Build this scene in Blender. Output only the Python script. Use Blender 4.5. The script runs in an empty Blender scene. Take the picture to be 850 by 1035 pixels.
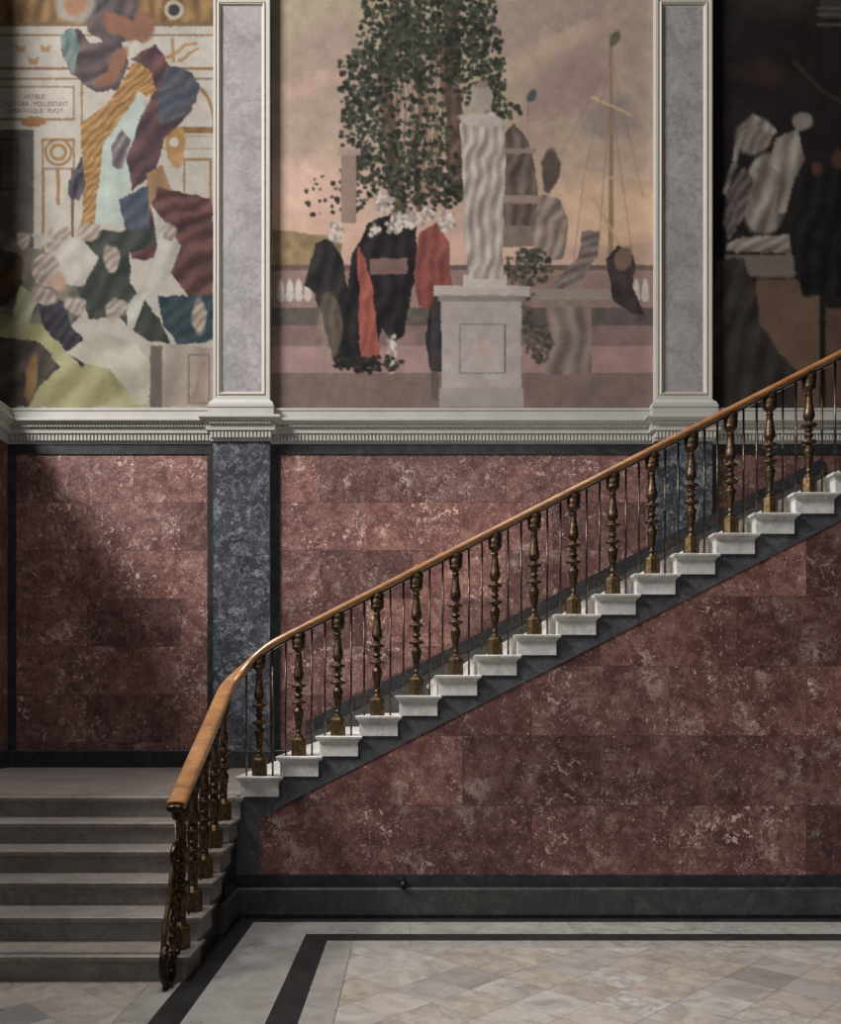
import bpy, bmesh, math, random
import numpy as np
from mathutils import Vector, Matrix
random.seed(4)
C = bpy.context.scene.collection
sc = bpy.context.scene

# ------------------------------------------------------------------ dimensions (metres)
EYE = 1.70
YF = 6.776          # front face of the upper flight
YB = 10.116         # back wall
XL = -4.83          # left wall
XR = 6.6            # how far the hall is built to the right
ZTOP = 10.6
ZL = 0.98           # landing
RISE = 0.1633
RUN = 0.3196
NUP = 20
PIL = [(-2.334, -1.664), (2.928, 3.598)]
PD = 0.12           # pilaster projection

# ------------------------------------------------------------------ helpers
def link(name, bm, mat=None, parent=None, smooth=False, recalc=True):
    if recalc:
        bmesh.ops.recalc_face_normals(bm, faces=bm.faces[:])
    me = bpy.data.meshes.new(name)
    bm.to_mesh(me); bm.free()
    if mat: me.materials.append(mat)
    if smooth:
        for p in me.polygons: p.use_smooth = True
    o = bpy.data.objects.new(name, me); C.objects.link(o)
    if parent: o.parent = parent
    return o
def empty(name, loc=(0, 0, 0)):
    o = bpy.data.objects.new(name, None); C.objects.link(o); o.location = loc
    o.empty_display_size = 0.1
    return o
def tag(o, label=None, cat=None, group=None, kind=None):
    if label: o['label'] = label
    if cat: o['category'] = cat
    if group: o['group'] = group
    if kind: o['kind'] = kind
    return o
def struct(name, bm, mat, label=None, cat=None):
    o = link(name, bm, mat); o['kind'] = 'structure'
    if label: o['label'] = label
    if cat: o['category'] = cat
    return o
def box(bm, x0, x1, y0, y1, z0, z1):
    vs = [bm.verts.new(p) for p in ((x0,y0,z0),(x1,y0,z0),(x1,y1,z0),(x0,y1,z0),(x0,y0,z1),(x1,y0,z1),(x1,y1,z1),(x0,y1,z1))]
    for f in ((0,3,2,1),(4,5,6,7),(0,1,5,4),(1,2,6,5),(2,3,7,6),(3,0,4,7)):
        bm.faces.new([vs[i] for i in f])
def moulded(bm, x0, x1, y0, y1, levels, l=1, r=1, f=1, b=0):
    """stack of rectangles; levels = (z, outward offset) from the bottom up"""
    rings = []
    for z, o in levels:
        rings.append([bm.verts.new(p) for p in ((x0-o*l, y0-o*f, z), (x1+o*r, y0-o*f, z), (x1+o*r, y1+o*b, z), (x0-o*l, y1+o*b, z))])
    bm.faces.new(rings[0][::-1]); bm.faces.new(rings[-1])
    for a, c in zip(rings, rings[1:]):
        for i in range(4):
            j = (i+1) % 4
            bm.faces.new((a[i], a[j], c[j], c[i]))
def sweep_plan(bm, pts, prof, closed_prof=True):
    """profile (offset to the right of travel, z) swept along a plan polyline with mitres"""
    n = len(pts); dirs = []
    for i in range(n-1):
        d = Vector((pts[i+1][0]-pts[i][0], pts[i+1][1]-pts[i][1])); dirs.append(d.normalized())
    rings = []
    for i in range(n):
        if i == 0: m = Vector((dirs[0].y, -dirs[0].x))
        elif i == n-1: m = Vector((dirs[-1].y, -dirs[-1].x))
        else:
            a = Vector((dirs[i-1].y, -dirs[i-1].x)); b = Vector((dirs[i].y, -dirs[i].x))
            m = (a+b).normalized(); m = m / max(0.2, m.dot(a))
        rings.append([bm.verts.new((pts[i][0]+m.x*o, pts[i][1]+m.y*o, z)) for o, z in prof])
    k = len(prof)
    for a, c in zip(rings, rings[1:]):
        for i in range(k if closed_prof else k-1):
            j = (i+1) % k
            bm.faces.new((a[i], a[j], c[j], c[i]))
    bm.faces.new(rings[0]); bm.faces.new(rings[-1][::-1])
def lathe(bm, prof, x=0, y=0, z=0, seg=20, close=True):
    rings = []
    for r, h in prof:
        rings.append([bm.verts.new((x+r*math.cos(2*math.pi*(i+.5)/seg), y+r*math.sin(2*math.pi*(i+.5)/seg), z+h)) for i in range(seg)])
    for a, c in zip(rings, rings[1:]):
        for i in range(seg):
            j = (i+1) % seg
            bm.faces.new((a[i], a[j], c[j], c[i]))
    if close:
        bm.faces.new(rings[0][::-1]); bm.faces.new(rings[-1])
def tube(bm, pts, rad, seg=10):
    pts = [Vector(p) for p in pts]; n = len(pts)
    rads = rad if isinstance(rad, (list, tuple)) else [rad]*n
    rings = []; up = None
    for i in range(n):
        t = (pts[min(i+1, n-1)] - pts[max(i-1, 0)]).normalized()
        if up is None:
            up = t.orthogonal().normalized()
        else:
            up = (up - t*up.dot(t)).normalized()
        s = t.cross(up)
        rings.append([bm.verts.new(pts[i] + (up*math.cos(2*math.pi*k/seg) + s*math.sin(2*math.pi*k/seg))*rads[i]) for k in range(seg)])
    for a, c in zip(rings, rings[1:]):
        for i in range(seg):
            j = (i+1) % seg
            bm.faces.new((a[i], a[j], c[j], c[i]))
    bm.faces.new(rings[0][::-1]); bm.faces.new(rings[-1])
def ball(bm, c, r, sx=1, sy=1, sz=1, u=14, v=9):
    M = Matrix.Translation(c) @ Matrix.Diagonal((r*sx, r*sy, r*sz, 1))
    bmesh.ops.create_uvsphere(bm, u_segments=u, v_segments=v, radius=1, matrix=M)
def catmull(P, n=8):
    P = [Vector(p) for p in P]; out = []
    Q = [P[0]*2-P[1]] + P + [P[-1]*2-P[-2]]
    for i in range(1, len(Q)-2):
        for k in range(n):
            t = k/n
            a, b, c, d = Q[i-1], Q[i], Q[i+1], Q[i+2]
            out.append(0.5*((2*b) + (c-a)*t + (2*a-5*b+4*c-d)*t*t + (3*b-a-3*c+d)*t**3))
    out.append(P[-1]); return out
def prism_xz(bm, poly, y0, y1):
    a = [bm.verts.new((x, y0, z)) for x, z in poly]; b = [bm.verts.new((x, y1, z)) for x, z in poly]
    bm.faces.new(a); bm.faces.new(b[::-1]); n = len(poly)
    for i in range(n):
        j = (i+1) % n
        bm.faces.new((a[j], a[i], b[i], b[j]))
def prism_yz(bm, poly, x0, x1):
    a = [bm.verts.new((x0, y, z)) for y, z in poly]; b = [bm.verts.new((x1, y, z)) for y, z in poly]
    bm.faces.new(a); bm.faces.new(b[::-1]); n = len(poly)
    for i in range(n):
        j = (i+1) % n
        bm.faces.new((a[j], a[i], b[i], b[j]))

# ------------------------------------------------------------------ materials
def lin(c):
    c = c/255.0
    return c/12.92 if c <= .04045 else ((c+.055)/1.055)**2.4
def rgb(r, g, b, k=1.0): return (min(1, lin(r)*k), min(1, lin(g)*k), min(1, lin(b)*k), 1)
class NT:
    def __init__(s, name, rough=.5, metal=0, spec=.5):
        s.m = bpy.data.materials.new(name); s.m.use_nodes = True
        s.t = s.m.node_tree; s.b = s.t.nodes['Principled BSDF']
        s.b.inputs['Roughness'].default_value = rough; s.b.inputs['Metallic'].default_value = metal
        s.b.inputs['Specular IOR Level'].default_value = spec
    def n(s, t, **kw):
        x = s.t.nodes.new(t)
        for k, v in kw.items(): setattr(x, k, v)
        return x
    def set(s, sock, v):
        if isinstance(v, bpy.types.NodeSocket): s.t.links.new(v, sock)
        elif v is not None: sock.default_value = v
    def pos(s): return s.n('ShaderNodeNewGeometry').outputs['Position']
    def obj(s): return s.n('ShaderNodeTexCoord').outputs['Object']
    def math(s, op, a, b=None, c=None):
        x = s.n('ShaderNodeMath', operation=op); s.set(x.inputs[0], a)
        if b is not None: s.set(x.inputs[1], b)
        if c is not None: s.set(x.inputs[2], c)
        return x.outputs[0]
    def vm(s, op, a, b=None):
        x = s.n('ShaderNodeVectorMath', operation=op); s.set(x.inputs[0], a)
        if b is not None: s.set(x.inputs[1], b)
        return x.outputs[0]
    def noise(s, v, scale, detail=4, rough=.55, dist=0, out='Fac'):
        x = s.n('ShaderNodeTexNoise'); s.set(x.inputs['Vector'], v); x.inputs['Scale'].default_value = scale
        x.inputs['Detail'].default_value = detail; x.inputs['Roughness'].default_value = rough; x.inputs['Distortion'].default_value = dist
        return x.outputs[out]
    def ramp(s, f, stops, interp='LINEAR'):
        x = s.n('ShaderNodeValToRGB'); x.color_ramp.interpolation = interp
        e = x.color_ramp.elements
        while len(e) < len(stops): e.new(.5)
        for i, (p, c) in enumerate(stops):
            e[i].position = p; e[i].color = c if isinstance(c, tuple) else (c, c, c, 1)
        s.set(x.inputs[0], f); return x.outputs[0]
    def mix(s, f, a, b, mode='MIX'):
        x = s.n('ShaderNodeMix', data_type='RGBA', blend_type=mode)
        s.set(x.inputs[0], f); s.set(x.inputs[6], a); s.set(x.inputs[7], b); return x.outputs[2]
    def wn(s, v, out='Value'):
        x = s.n('ShaderNodeTexWhiteNoise'); x.noise_dimensions = '3D'; s.set(x.inputs['Vector'], v); return x.outputs[out]
    def comb(s, x, y, z):
        c = s.n('ShaderNodeCombineXYZ'); s.set(c.inputs[0], x); s.set(c.inputs[1], y); s.set(c.inputs[2], z); return c.outputs[0]
    def sep(s, v):
        c = s.n('ShaderNodeSeparateXYZ'); s.set(c.inputs[0], v); return c.outputs
    def bump(s, h, strength=.2, dist=.01):
        x = s.n('ShaderNodeBump'); x.inputs['Strength'].default_value = strength; x.inputs['Distance'].default_value = dist
        s.set(x.inputs['Height'], h); s.set(s.b.inputs['Normal'], x.outputs[0])
    def color(s, c): s.set(s.b.inputs['Base Color'], c); return s.m

def red_marble(name, w, h, z0, x0, along='x', k=1.):
    t = NT(name, .42, spec=.4)
    p = t.pos(); X, Y, Z = t.sep(p)
    u = X if along == 'x' else Y
    row = t.math('FLOOR', t.math('DIVIDE', t.math('SUBTRACT', Z, z0), h))
    par = t.math('MODULO', t.math('ABSOLUTE', row), 2.0)
    uu = t.math('ADD', t.math('DIVIDE', t.math('SUBTRACT', u, x0), w), t.math('MULTIPLY', par, .5))
    col = t.math('FLOOR', uu)
    fu = t.math('FRACT', uu); fz = t.math('FRACT', t.math('DIVIDE', t.math('SUBTRACT', Z, z0), h))
    cell = t.comb(col, row, 3.3)
    rnd = t.wn(cell); rnd2 = t.wn(cell, 'Color')
    q = t.vm('ADD', p, t.vm('MULTIPLY', rnd2, (37., 37., 37.)))
    big = t.noise(q, 1.6, 5, .65, .4)
    mid = t.noise(q, 9, 10, .78, .5)
    fine = t.noise(q, 45, 6, .75)
    base = t.ramp(big, [(.28, rgb(88, 58, 57)), (.5, rgb(118, 82, 77)), (.72, rgb(150, 112, 103))])
    base = t.mix(t.ramp(mid, [(.36, .85), (.52, 0.)]), base, rgb(66, 42, 43))
    base = t.mix(t.ramp(mid, [(.5, 0.), (.66, .75)]), base, rgb(156, 122, 111))
    base = t.mix(t.ramp(fine, [(.4, .5), (.6, 0.)]), base, rgb(72, 46, 45))
    clus = t.ramp(t.noise(q, 2.3, 5, .7, .5), [(.42, 0.), (.64, 1.)])
    # angular pale flecks of two sizes
    for sc_, th, am in ((24., .22, .7), (55., .28, .75)):
        vo = t.n('ShaderNodeTexVoronoi'); vo.inputs['Scale'].default_value = sc_
        wv = t.vm('ADD', q, t.vm('MULTIPLY', t.noise(q, sc_*1.3, 3, .6, 0, 'Color'), (2.4/sc_, 2.4/sc_, 2.4/sc_)))
        t.set(vo.inputs['Vector'], wv)
        d = t.ramp(vo.outputs['Distance'], [(th*.55, 1.), (th, 0.)])
        keep = t.math('GREATER_THAN', t.sep(vo.outputs['Color'])[0], t.math('SUBTRACT', .86, t.math('MULTIPLY', clus, .34)))
        base = t.mix(t.math('MULTIPLY', t.math('MULTIPLY', d, keep), am), base, rgb(226, 206, 196))
    warp = t.vm('ADD', q, t.vm('MULTIPLY', t.noise(q, 4.5, 6, .7, 0, 'Color'), (.5, .5, .5)))
    v = t.noise(warp, 4.2, 7, .65)
    vein = t.math('SUBTRACT', 1., t.math('MINIMUM', 1., t.math('MULTIPLY', t.math('ABSOLUTE', t.math('SUBTRACT', v, .5)), 24.)))
    vein = t.math('MULTIPLY', vein, t.ramp(t.noise(q, 3.6, 5, .6), [(.51, 0.), (.60, .9)]))
    base = t.mix(t.math('MULTIPLY', vein, t.math('MULTIPLY', .8, clus)), base, rgb(226, 206, 194))
    patch = t.ramp(t.noise(warp, 6.5, 9, .78), [(.62, 0.), (.70, .7)])
    base = t.mix(t.math('MULTIPLY', patch, clus), base, rgb(208, 184, 172))
    warp2 = t.vm('ADD', q, t.vm('MULTIPLY', t.noise(q, 11, 4, .6, 0, 'Color'), (.16, .16, .16)))
    curl = t.ramp(t.noise(warp2, 13, 3, .55, 1.6), [(.60, 0.), (.635, .8)])
    gate = t.ramp(t.noise(q, 1.9, 3, .55), [(.50, 0.), (.60, 1.)])
    base = t.mix(t.math('MULTIPLY', curl, gate), base, rgb(214, 190, 180))
    tint = t.ramp(rnd, [(0., (.54, .51, .54, 1)), (.3, (.86, .84, .86, 1)), (.7, (.98, .94, .94, 1)), (1., (1.22, 1.14, 1.08, 1))])
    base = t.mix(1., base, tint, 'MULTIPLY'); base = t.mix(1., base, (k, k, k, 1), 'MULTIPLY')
    # joints
    ju = t.math('MINIMUM', fu, t.math('SUBTRACT', 1., fu)); jz = t.math('MINIMUM', fz, t.math('SUBTRACT', 1., fz))
    j = t.math('MINIMUM', t.math('MULTIPLY', ju, w), t.math('MULTIPLY', jz, h))
    base = t.mix(t.ramp(j, [(0., .6), (.006, 0.)]), base, rgb(60, 36, 34))
    t.set(t.b.inputs['Roughness'], t.ramp(mid, [(.3, .34), (.7, .5)]))
    return t.color(base)
def dark_marble(name, c0, c1, c2, amount=.5, seed=0.):
    t = NT(name, .38, spec=.4)
    q = t.vm('ADD', t.pos(), (seed, seed*2, seed*3))
    big = t.noise(q, 2.2, 6, .65, .8)
    base = t.ramp(big, [(.3, c0), (.68, c1)])
    warp = t.vm('ADD', q, t.vm('MULTIPLY', t.noise(q, 2.5, 5, .7, 0, 'Color'), (.8, .8, .8)))
    cl = t.ramp(t.noise(warp, 5, 8, .72), [(.54, 0.), (.66, amount)])
    base = t.mix(t.math('MULTIPLY', cl, t.ramp(t.noise(q, 1.8, 3), [(.4, 0.15), (.65, 1.)])), base, c2)
    base = t.mix(t.ramp(t.noise(q, 11, 8, .75, .6), [(.38, .7), (.58, 0.)]), base, c0)
    base = t.mix(t.ramp(t.noise(warp, 9, 8, .75), [(.50, 0.), (.70, amount*.8)]), base, c2)
    fl = t.ramp(t.noise(q, 30, 4, .7, 1.), [(.62, 0.), (.70, amount)])
    return t.color(t.mix(fl, base, c2))
def white_marble(name, c0, c1, vein, streak=1.):
    t = NT(name, .4, spec=.4)
    p = t.pos()
    q = t.vm('ADD', p, t.vm('MULTIPLY', t.n('ShaderNodeObjectInfo').outputs['Random'], (9., 5., 7.)))
    base = t.ramp(t.noise(q, 1.6, 5, .6, .5), [(.3, c0), (.7, c1)])
    warp = t.vm('ADD', q, t.vm('MULTIPLY', t.noise(q, 1.8, 5, .65, 0, 'Color'), (.7, .7, .7)))
    v = t.noise(warp, 1.9, 6, .6)
    vn = t.math('SUBTRACT', 1., t.math('MINIMUM', 1., t.math('MULTIPLY', t.math('ABSOLUTE', t.math('SUBTRACT', v, .5)), 22.)))
    base = t.mix(t.math('MULTIPLY', vn, .45*streak), base, vein)
    g = t.noise(q, 22, 6, .7)
    base = t.mix(t.ramp(g, [(.35, .35), (.6, 0.)]), base, vein)
    t.bump(g, .08, .004)
    return t.color(base)
def floor_marble():
    t = NT('floor_marble_tiles', .30, spec=.5)
    p = t.pos(); X, Y, Z = t.sep(p)
    # diagonal square tiles
    s = 0.329
    a = t.math('DIVIDE', t.math('MULTIPLY', t.math('ADD', X, Y), .70711), s); a = t.math('ADD', a, .33)
    b = t.math('DIVIDE', t.math('MULTIPLY', t.math('SUBTRACT', X, Y), .70711), s); b = t.math('ADD', b, .12)
    ca, cb = t.math('FLOOR', a), t.math('FLOOR', b)
    fa, fb = t.math('FRACT', a), t.math('FRACT', b)
    # border slabs: inner region X>-.41 & Y<5.95 diamonds, left region X<-1.6 diamonds, everything else long slabs
    inner = t.math('MULTIPLY', t.math('GREATER_THAN', X, -.41), t.math('LESS_THAN', Y, 5.95))
    leftr = t.math('LESS_THAN', X, -1.6)
    dia = t.math('MAXIMUM', inner, leftr)
    sx = t.math('DIVIDE', X, 1.25); syy = t.math('DIVIDE', Y, .85)
    side = t.math('LESS_THAN', X, -.41)
    c2 = t.comb(t.math('MULTIPLY', t.math('FLOOR', sx), t.math('SUBTRACT', 1., side)), t.math('MULTIPLY', t.math('FLOOR', syy), side), 7.7)
    c1 = t.comb(ca, cb, 1.1)
    mixv = t.n('ShaderNodeMix', data_type='VECTOR'); t.set(mixv.inputs[0], dia); t.set(mixv.inputs[4], c2); t.set(mixv.inputs[5], c1)
    cell = mixv.outputs[1]
    r = t.wn(cell); rc = t.wn(cell, 'Color')
    tc = t.ramp(r, [(0., rgb(134, 129, 126)), (.2, rgb(162, 157, 153)), (.42, rgb(178, 171, 165)), (.62, rgb(174, 162, 150)), (.82, rgb(164, 152, 140)), (1., rgb(186, 182, 178))])
    tc = t.mix(t.math('SUBTRACT', 1., dia), tc, rgb(156, 151, 147))
    q = t.vm('ADD', p, t.vm('MULTIPLY', rc, (20., 20., 20.)))
    n1 = t.noise(q, 3.5, 6, .65, 1.2)
    tc = t.mix(t.ramp(n1, [(.3, .55), (.55, 0.)]), tc, rgb(108, 98, 92))
    warp = t.vm('ADD', q, t.vm('MULTIPLY', t.noise(q, 3, 4, .6, 0, 'Color'), (.5, .5, .5)))
    v = t.noise(warp, 3.2, 6, .6)
    vn = t.math('SUBTRACT', 1., t.math('MINIMUM', 1., t.math('MULTIPLY', t.math('ABSOLUTE', t.math('SUBTRACT', v, .5)), 24.)))
    vn = t.math('MULTIPLY', vn, t.ramp(t.wn(cell), [(.3, .08), (1., .5)]))
    tc = t.mix(vn, tc, rgb(96, 92, 92))
    ja = t.math('MINIMUM', fa, t.math('SUBTRACT', 1., fa)); jb = t.math('MINIMUM', fb, t.math('SUBTRACT', 1., fb))
    j = t.math('MULTIPLY', t.math('MINIMUM', ja, jb), s)
    jd = t.math('MULTIPLY', t.ramp(j, [(0., .7), (.004, 0.)]), dia)
    fsx = t.math('FRACT', sx); fsy = t.math('FRACT', syy)
    e1 = t.math('MULTIPLY', t.math('LESS_THAN', fsx, .004), t.math('SUBTRACT', 1., side))
    e2 = t.math('MULTIPLY', t.math('LESS_THAN', fsy, .006), side)
    js = t.math('MULTIPLY', t.math('MULTIPLY', t.math('MAXIMUM', e1, e2), t.math('SUBTRACT', 1., dia)), .6)
    lx = t.math('LESS_THAN', t.math('ABSOLUTE', t.math('ADD', X, .41)), .003)
    lx = t.math('MULTIPLY', lx, t.math('LESS_THAN', Y, 5.95))
    lx2 = t.math('LESS_THAN', t.math('ABSOLUTE', t.math('ADD', X, 1.6)), .003)
    jj = t.math('MAXIMUM', t.math('MAXIMUM', jd, js), t.math('MULTIPLY', t.math('MAXIMUM', lx, lx2), .75))
    tc = t.mix(jj, tc, rgb(70, 62, 58))
    t.set(t.b.inputs['Roughness'], t.ramp(t.noise(p, 6, 5), [(.3, .22), (.7, .42)]))
    return t.color(tc)
def plain(name, c, rough=.5, metal=0, var=.25, scale=6, spec=.5, c2=None):
    t = NT(name, rough, metal, spec)
    n = t.noise(t.obj(), scale, 5, .65)
    d = tuple(x*(1-var) for x in c[:3])+(1,)
    return t.color(t.ramp(n, [(.3, c2 or d), (.7, c)]))
def bronze(name, c, cdark, rough):
    t = NT(name, rough, 1.0)
    g = t.noise(t.pos(), 35, 5, .7)
    m = t.ramp(g, [(.38, cdark), (.62, c)])
    t.set(t.b.inputs['Roughness'], t.ramp(g, [(.3, rough+.12), (.7, rough-.06)]))
    t.bump(g, .25, .003)
    return t.color(m)
def wood():
    t = NT('varnished_oak', .28, spec=.55)
    p = t.pos()
    q = t.vm('MULTIPLY', p, (3., 3., 30.))
    q2 = t.vm('MULTIPLY', p, (1.6, 1.6, 9.))
    f = t.math('ADD', t.math('MULTIPLY', t.noise(q, 5, 6, .7, .4), .55), t.math('MULTIPLY', t.noise(q2, 2, 4, .6), .45))
    c = t.ramp(f, [(.32, rgb(108, 68, 38)), (.5, rgb(156, 108, 66)), (.68, rgb(186, 140, 94))])
    t.b.inputs['Coat Weight'].default_value = .35; t.b.inputs['Coat Roughness'].default_value = .15
    return t.color(c)

M_red_back = red_marble('red_marble_back', 1.12, .577, 4.742-.577*8, -.52, k=1.2)  # same red stone, lightened to stand in for more light at the back
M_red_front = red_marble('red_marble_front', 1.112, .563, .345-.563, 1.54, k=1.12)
M_red_left = red_marble('red_marble_left', 1.12, .577, 4.742-.577*8, 0, 'y')
M_blue = dark_marble('blue_grey_marble', rgb(34, 36, 42), rgb(66, 70, 80), rgb(176, 180, 186), .85, 2.)
M_grey = dark_marble('grey_stringer_marble', rgb(62, 63, 68), rgb(94, 95, 101), rgb(150, 150, 154), .4, 5.)
M_black = dark_marble('black_marble', rgb(28, 28, 30), rgb(50, 50, 54), rgb(116, 116, 118), .3, 9.)
M_plinth = dark_marble('plinth_marble', rgb(52, 51, 50), rgb(78, 77, 75), rgb(130, 129, 125), .35, 11.)
M_step = white_marble('white_step_marble', rgb(214, 211, 206), rgb(240, 237, 232), rgb(150, 148, 148), .8)
M_lower = white_marble('worn_step_marble', rgb(140, 131, 125), rgb(168, 160, 154), rgb(88, 80, 76), .7)
M_floor = floor_marble()
M_stripe = dark_marble('black_floor_marble', rgb(32, 30, 31), rgb(50, 47, 48), rgb(84, 80, 80), .3, 15.)
M_white = plain('white_plaster', rgb(188, 184, 178), .55, var=.08, scale=3)
M_cornice = plain('cornice_plaster', rgb(182, 178, 172), .6, var=.14, scale=4)
M_panel = white_marble('pale_grey_panel', rgb(146, 140, 140), rgb(172, 166, 165), rgb(108, 104, 106), 1.)
M_gilt = plain('pale_gilt', rgb(205, 188, 150), .45, var=.15)
M_bronze = bronze('dark_bronze', rgb(112, 92, 72), rgb(56, 46, 38), .50)
M_brass = bronze('worn_brass', rgb(120, 100, 72), rgb(76, 62, 44), .5)
M_rod = bronze('rod_brass', rgb(120, 104, 88), rgb(70, 60, 50), .36)
M_iron = bronze('black_iron', rgb(84, 72, 58), rgb(36, 31, 27), .34)
M_wood = wood()
M_ceil = plain('ceiling_plaster', rgb(200, 196, 190), .7, var=.05)
M_blackfit = plain('black_fitting', rgb(18, 17, 17), .5)

# ------------------------------------------------------------------ floor
bm = bmesh.new(); box(bm, XL-.3, XR, -3.5, YB+.3, -.3, 0)
struct('floor', bm, M_floor)
bm = bmesh.new()
def flat(bm, x0, x1, y0, y1, z=.002): box(bm, x0, x1, y0, y1, -.004, z)
flat(bm, -1.409, -1.235, -3.4, 6.80); flat(bm, -1.235, XR, 6.66, 6.80)
flat(bm, -.777, -.602, -3.4, 6.305); flat(bm, -.602, XR, 6.13, 6.305)
struct('trim_2', bm, M_stripe, 'black marble inlay bands in the pale floor', 'floor inlay')

# ------------------------------------------------------------------ back wall and left wall
ZC = 4.862  # underside of the cornice
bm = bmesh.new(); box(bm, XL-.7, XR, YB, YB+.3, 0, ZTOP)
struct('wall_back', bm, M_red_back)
# grey stone frame round the red panels of the back wall
bm = bmesh.new()
FT = .015
box(bm, XL, XR, YB-FT, YB, 4.742, ZC+.02)
box(bm, XL, XL+.10, YB-FT, YB, ZL, 4.742)
box(bm, -2.43, -2.334, YB-FT, YB, ZL, 4.742); box(bm, -1.664, -1.555, YB-FT, YB, ZL, 4.742)
box(bm, 2.86, 2.928, YB-FT, YB, ZL, 4.742); box(bm, 3.598, 3.72, YB-FT, YB, ZL, 4.742)
struct('trim_3', bm, M_black, 'dark stone frame around the red marble wall panels', 'wall frame')
# left wall : low up to the cornice, open above, plus an unseen pier added to shade the mural edge
bm = bmesh.new()
box(bm, XL-.3, XL, -3.5, YB, 0, 5.15)
struct('wall_left', bm, M_red_left)
bm = bmesh.new(); box(bm, XL-.7, XL-.29, 9.45, YB-.001, 5.10, ZTOP)
struct('trim_4', bm, M_white, 'unseen white pier added to shade the left mural edge', 'added shade pier')

# ------------------------------------------------------------------ cornice
prof = [(-.02, 4.862), (.022, 4.862), (.022, 4.884), (.028, 4.888), (.028, 4.967), (.072, 4.974), (.074, 4.982), (.074, 5.032),
        (.083, 5.038), (.078, 5.040), (.078, 5.066), (.100, 5.070), (.106, 5.080), (.128, 5.096), (.140, 5.102), (.145, 5.106), (.145, 5.130),
        (.138, 5.137), (.055, 5.142), (.055, 5.235), (.045, 5.242), (.050, 5.252), (.056, 5.256), (.056, 5.282), (-.02, 5.288)]
path = [(XL, -3.4), (XL, YB)]
for a, b in PIL: path += [(a, YB), (a, YB-PD), (b, YB-PD), (b, YB)]
path += [(XR-.05, YB)]
cor = empty('cornice', (0, YB, ZC))
tag(cor, 'long white moulded cornice with rows of small dentils between marble wall and murals', 'cornice')
bm = bmesh.new(); sweep_plan(bm, path, prof)
o = link('cornice_moulding', bm, M_cornice); o.parent = cor; o.matrix_parent_inverse = cor.matrix_basis.inverted()
bm = bmesh.new(); bm2 = bmesh.new()
segs = [(XL+.03, PIL[0][0]-.03, YB), (PIL[0][0]-.03, PIL[0][1]+.03, YB-PD), (PIL[0][1]+.03, PIL[1][0]-.03, YB), (PIL[1][0]-.03, PIL[1][1]+.03, YB-PD), (PIL[1][1]+.03, XR-.1, YB)]
for a, b, y in segs:
    n = int((b-a)/.042)
    for i in range(n):
        x = a+(i+.5)*(b-a)/n
        box(bm, x-.013, x+.013, y-.060, y-.027, 4.894, 4.962)
    n = int((b-a)/.034)
    for i in range(n):
        x = a+(i+.5)*(b-a)/n
        box(bm2, x-.011, x+.011, y-.104, y-.077, 5.043, 5.063)
for b_, nm in ((bm, 'dentil_row'), (bm2, 'bead_row')):
    o = link(nm, b_, M_cornice); o.parent = cor; o.matrix_parent_inverse = cor.matrix_basis.inverted()

# ------------------------------------------------------------------ pilasters
def ring_front(bm, x0, x1, z0, z1, loops, y):
    prev = None
    for ins, dy in loops:
        r = [bm.verts.new(p) for p in ((x0+ins, y+dy, z0+ins), (x1-ins, y+dy, z0+ins), (x1-ins, y+dy, z1-ins), (x0+ins, y+dy, z1-ins))]
        if prev:
            for i in range(4):
                j = (i+1) % 4
                bm.faces.new((prev[i], prev[j], r[j], r[i]))
        prev = r
    return prev
plabels = [('left of the garden mural', 'left of the long flight, below the left white pilaster'),
           ('right of the garden mural', 'behind the bronze balusters, below the right white pilaster')]
for k, (a, b) in enumerate(PIL):
    p = empty('wall_pilaster', ((a+b)/2, YB-PD/2, 5.29))
    tag(p, 'white framed pilaster with pale grey marble panel '+plabels[k][0], 'pilaster', 'white pilasters between the murals')
    inv = p.matrix_basis.inverted()
    def add(name, bm, mat, sm=False):
        o = link(name, bm, mat, smooth=sm); o.parent = p; o.matrix_parent_inverse = Matrix.Translation(-Vector(p.location)); return o
    y = YB-PD
    z0 = 5.365
    bm = bmesh.new()
    # sides and margins
    zt = 10.15
    box(bm, a, b, y, YB-.001, zt, ZTOP-.01)
    box(bm, a, a+.1, y+.045, YB-.001, z0, zt); box(bm, b-.1, b, y+.045, YB-.001, z0, zt)
    ring_front(bm, a, b, z0, zt, [(0, .05), (0, 0), (.028, 0), (.034, .010), (.048, .012), (.056, .004), (.078, .006), (.09, .03), (.10, .032), (.10, .06)], y)
    add('pilaster_frame', bm, M_white)
    bm = bmesh.new(); ring_front(bm, a+.056, b-.056, z0+.056, zt-.056, [(0, .006), (.004, -.003), (.010, -.003), (.014, .008)], y)
    add('gilt_fillet', bm, M_gilt)
    bm = bmesh.new(); box(bm, a+.095, b-.095, y+.033, YB-.001, z0+.095, zt-.095)
    add('marble_panel', bm, M_panel)
    bm = bmesh.new()
    moulded(bm, a, b, y, YB-.001, [(5.28, .045), (5.302, .045), (5.318, .040), (5.345, .012), (z0, 0)])
    add('pilaster_base', bm, M_white)
    # lower pilaster
    q = link('marble_pilaster', (lambda bm: (box(bm, a, b, y, YB-.001, ZL, 4.861), bm)[1])(bmesh.new()), M_blue)
    tag(q, 'blue-grey veined marble pilaster '+plabels[k][1], 'pilaster', 'blue-grey marble pilasters')
    bm = bmesh.new(); moulded(bm, a, b, y, YB-.0015, [(ZL, .022), (ZL+.195, .022), (ZL+.21, .004)])
    link('pilaster_plinth', bm, M_black, parent=q)

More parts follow.
